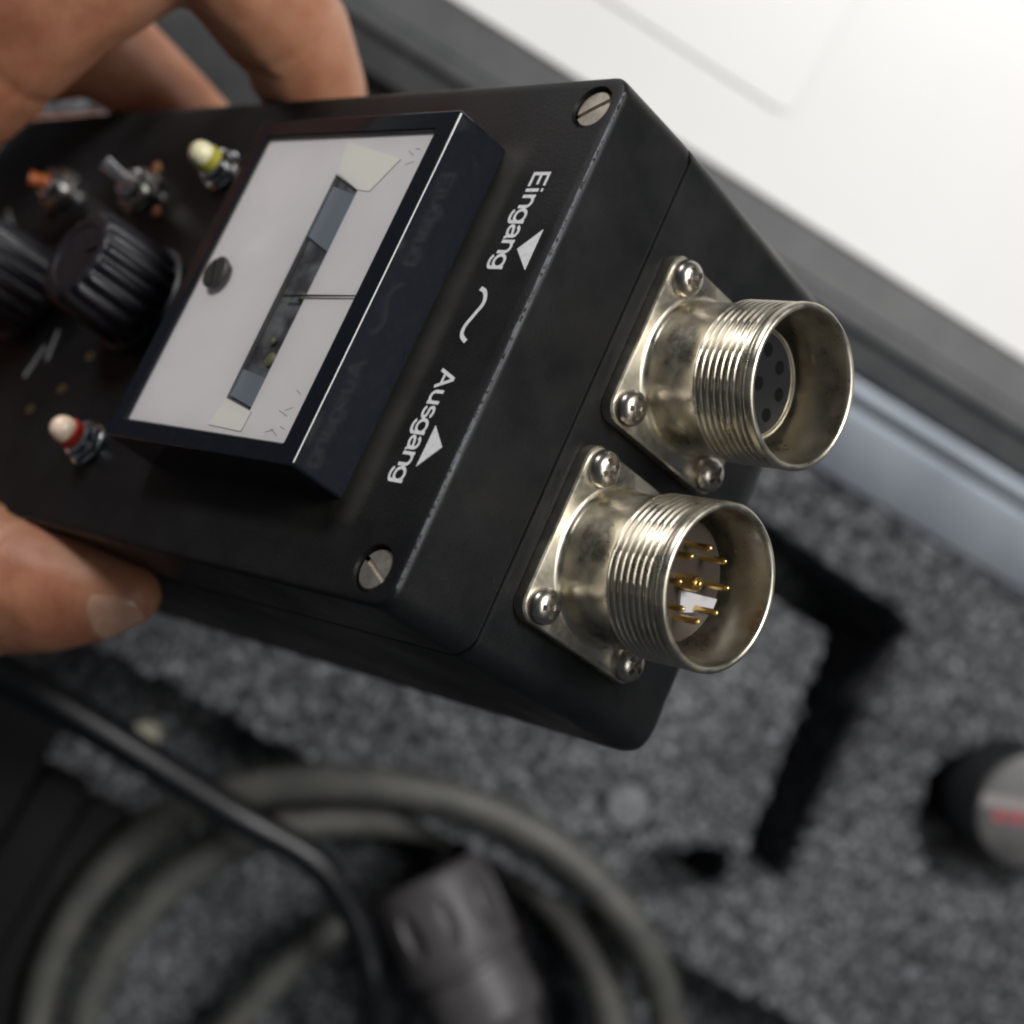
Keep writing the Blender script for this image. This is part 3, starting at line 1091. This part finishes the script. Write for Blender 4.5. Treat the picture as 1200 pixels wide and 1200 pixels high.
for ch in chains.values():
    P = [(Vector(cam_pt(u, v, d)), r_) for u, v, d, r_ in ch]
    for (p, ra), (q, rb) in zip(P, P[1:]):
        L = (q - p).length
        n = max(2, int(L / 2.5))
        for k in range(n + 1):
            t = k / n
            bmesh.ops.create_icosphere(bm, subdivisions=2, radius=ra * (1 - t) + rb * t, matrix=Matrix.Translation(p * (1 - t) + q * t))
hm_ = bpy.data.meshes.new("hand")
bm.transform(Matrix.Scale(MM, 4))
bm.to_mesh(hm_)
bm.free()
tmp = link("work", hm_, M["skin"])
rm = tmp.modifiers.new("r", "REMESH")
rm.mode = "VOXEL"
rm.voxel_size = 0.0009
smm = tmp.modifiers.new("s", "SMOOTH")
smm.factor = 0.5
smm.iterations = 26
bpy.context.view_layer.update()
hand_me = evaluated(tmp)
bpy.data.objects.remove(tmp)
hand_me.name = "hand"
hand_me.shade_smooth()
# skin folds across the joints
co = np.empty(len(hand_me.vertices) * 3, dtype=np.float32)
no = np.empty_like(co)
hand_me.vertices.foreach_get("co", co)
hand_me.vertices.foreach_get("normal", no)
co, no = co.reshape(-1, 3) / MM, no.reshape(-1, 3)


def crease(p_uvd, q_uvd, width, depth, reach=14):
    """a fold: plane through p with normal p->q"""
    global co
    p, q = cam_pt(*p_uvd), cam_pt(*q_uvd)
    ax = (q - p) / np.linalg.norm(q - p)
    d = (co - p) @ ax
    near = np.linalg.norm(co - p, axis=1) < reach
    co = co - no * (near * depth * np.exp(-(d / width) ** 2))[:, None]


for k in range(5):
    crease((20 + 11 * k, 672 + 3 * k, 297 - k), (80, 690, 290), 0.45, 0.22)
for k in range(4):
    crease((312 + 7 * k, 44 + 12 * k, 303 + 2 * k), (352, 112, 309), 0.45, 0.2, 12)
crease((322, 62, 305), (352, 112, 309), 1.6, 0.55, 11)
crease((330, 40, 301), (358, 85, 306), 0.9, 0.2)
crease((20, 95, 296), (70, 60, 293), 1.6, 0.3)
crease((20, 674, 296), (80, 690, 290), 1.0, 0.35)
crease((34, 678, 295), (80, 690, 290), 0.8, 0.3)
hand_me.vertices.foreach_set("co", (co * MM).astype(np.float32).ravel())
hand_me.update()
hand = thing("hand", "bare hand gripping the instrument from the left with thumb below and fingers above", "hand", me=hand_me, material=M["skin"])
hc = cam_pt(-430, 360, 380)
recenter(hand, hc)

# thumbnail: a curved plate bedded on the outer side of the thumb tip
out_n = Vector(CAM @ np.array([0.10, 0.72, -0.70])).normalized()
NU, NV = 20, 14
from mathutils.bvhtree import BVHTree
bvh = BVHTree.FromPolygons([v.co.copy() for v in hand.data.vertices], [tuple(p_.vertices) for p_ in hand.data.polygons])
prev = {}
nv, nf = [], []
for i in range(NU + 1):
    u = i / NU
    base = Vector(cam_pt(121 + 56 * u, 697.0, 286.8 - 1.2 * u))
    rr = 7.55 - 2.7 * u
    ax1 = (Vector(cam_pt(166, 697.5, 285.4)) - Vector(cam_pt(104, 697.5, 287.2))).normalized()
    nn = (out_n - ax1 * out_n.dot(ax1)).normalized()
    ax2 = nn.cross(ax1).normalized()
    half = 0.98 * math.sqrt(max(0.0, 1 - max(0, (u - .55) / .47) ** 2)) * math.sqrt(min(1, u / .2 + .25))
    for j in range(NV + 1):
        a = (j / NV * 2 - 1) * half
        dirn = nn * math.cos(a) + ax2 * math.sin(a)
        hit = bvh.ray_cast((base + dirn * 20 - Vector(hc)) * MM, -dirn, 0.03)
        dist = 20 - hit[3] / MM if hit[0] is not None and hit[3] < 20 * MM else rr * 0.8
        last = prev.get(j, dist)
        dist = max(dist, last - 0.22)
        prev[j] = dist
        e_ = max(abs(j / NV * 2 - 1) ** 3, (1 - min(1, u / 0.16)) ** 2)
        p = base + dirn * (dist + 0.32 - 0.42 * e_)
        nv.append(tuple(p - Vector(hc)))
for i in range(NU):
    for j in range(NV):
        k = i * (NV + 1) + j
        nf.append((k, k + 1, k + NV + 2, k + NV + 1))
nm = mesh("thumbnail", nv, nf)
no_ = link("thumbnail", nm, M["nail"], hand)
sol = no_.modifiers.new("thick", "SOLIDIFY")
sol.thickness = 0.5 * MM
sol.offset = -1
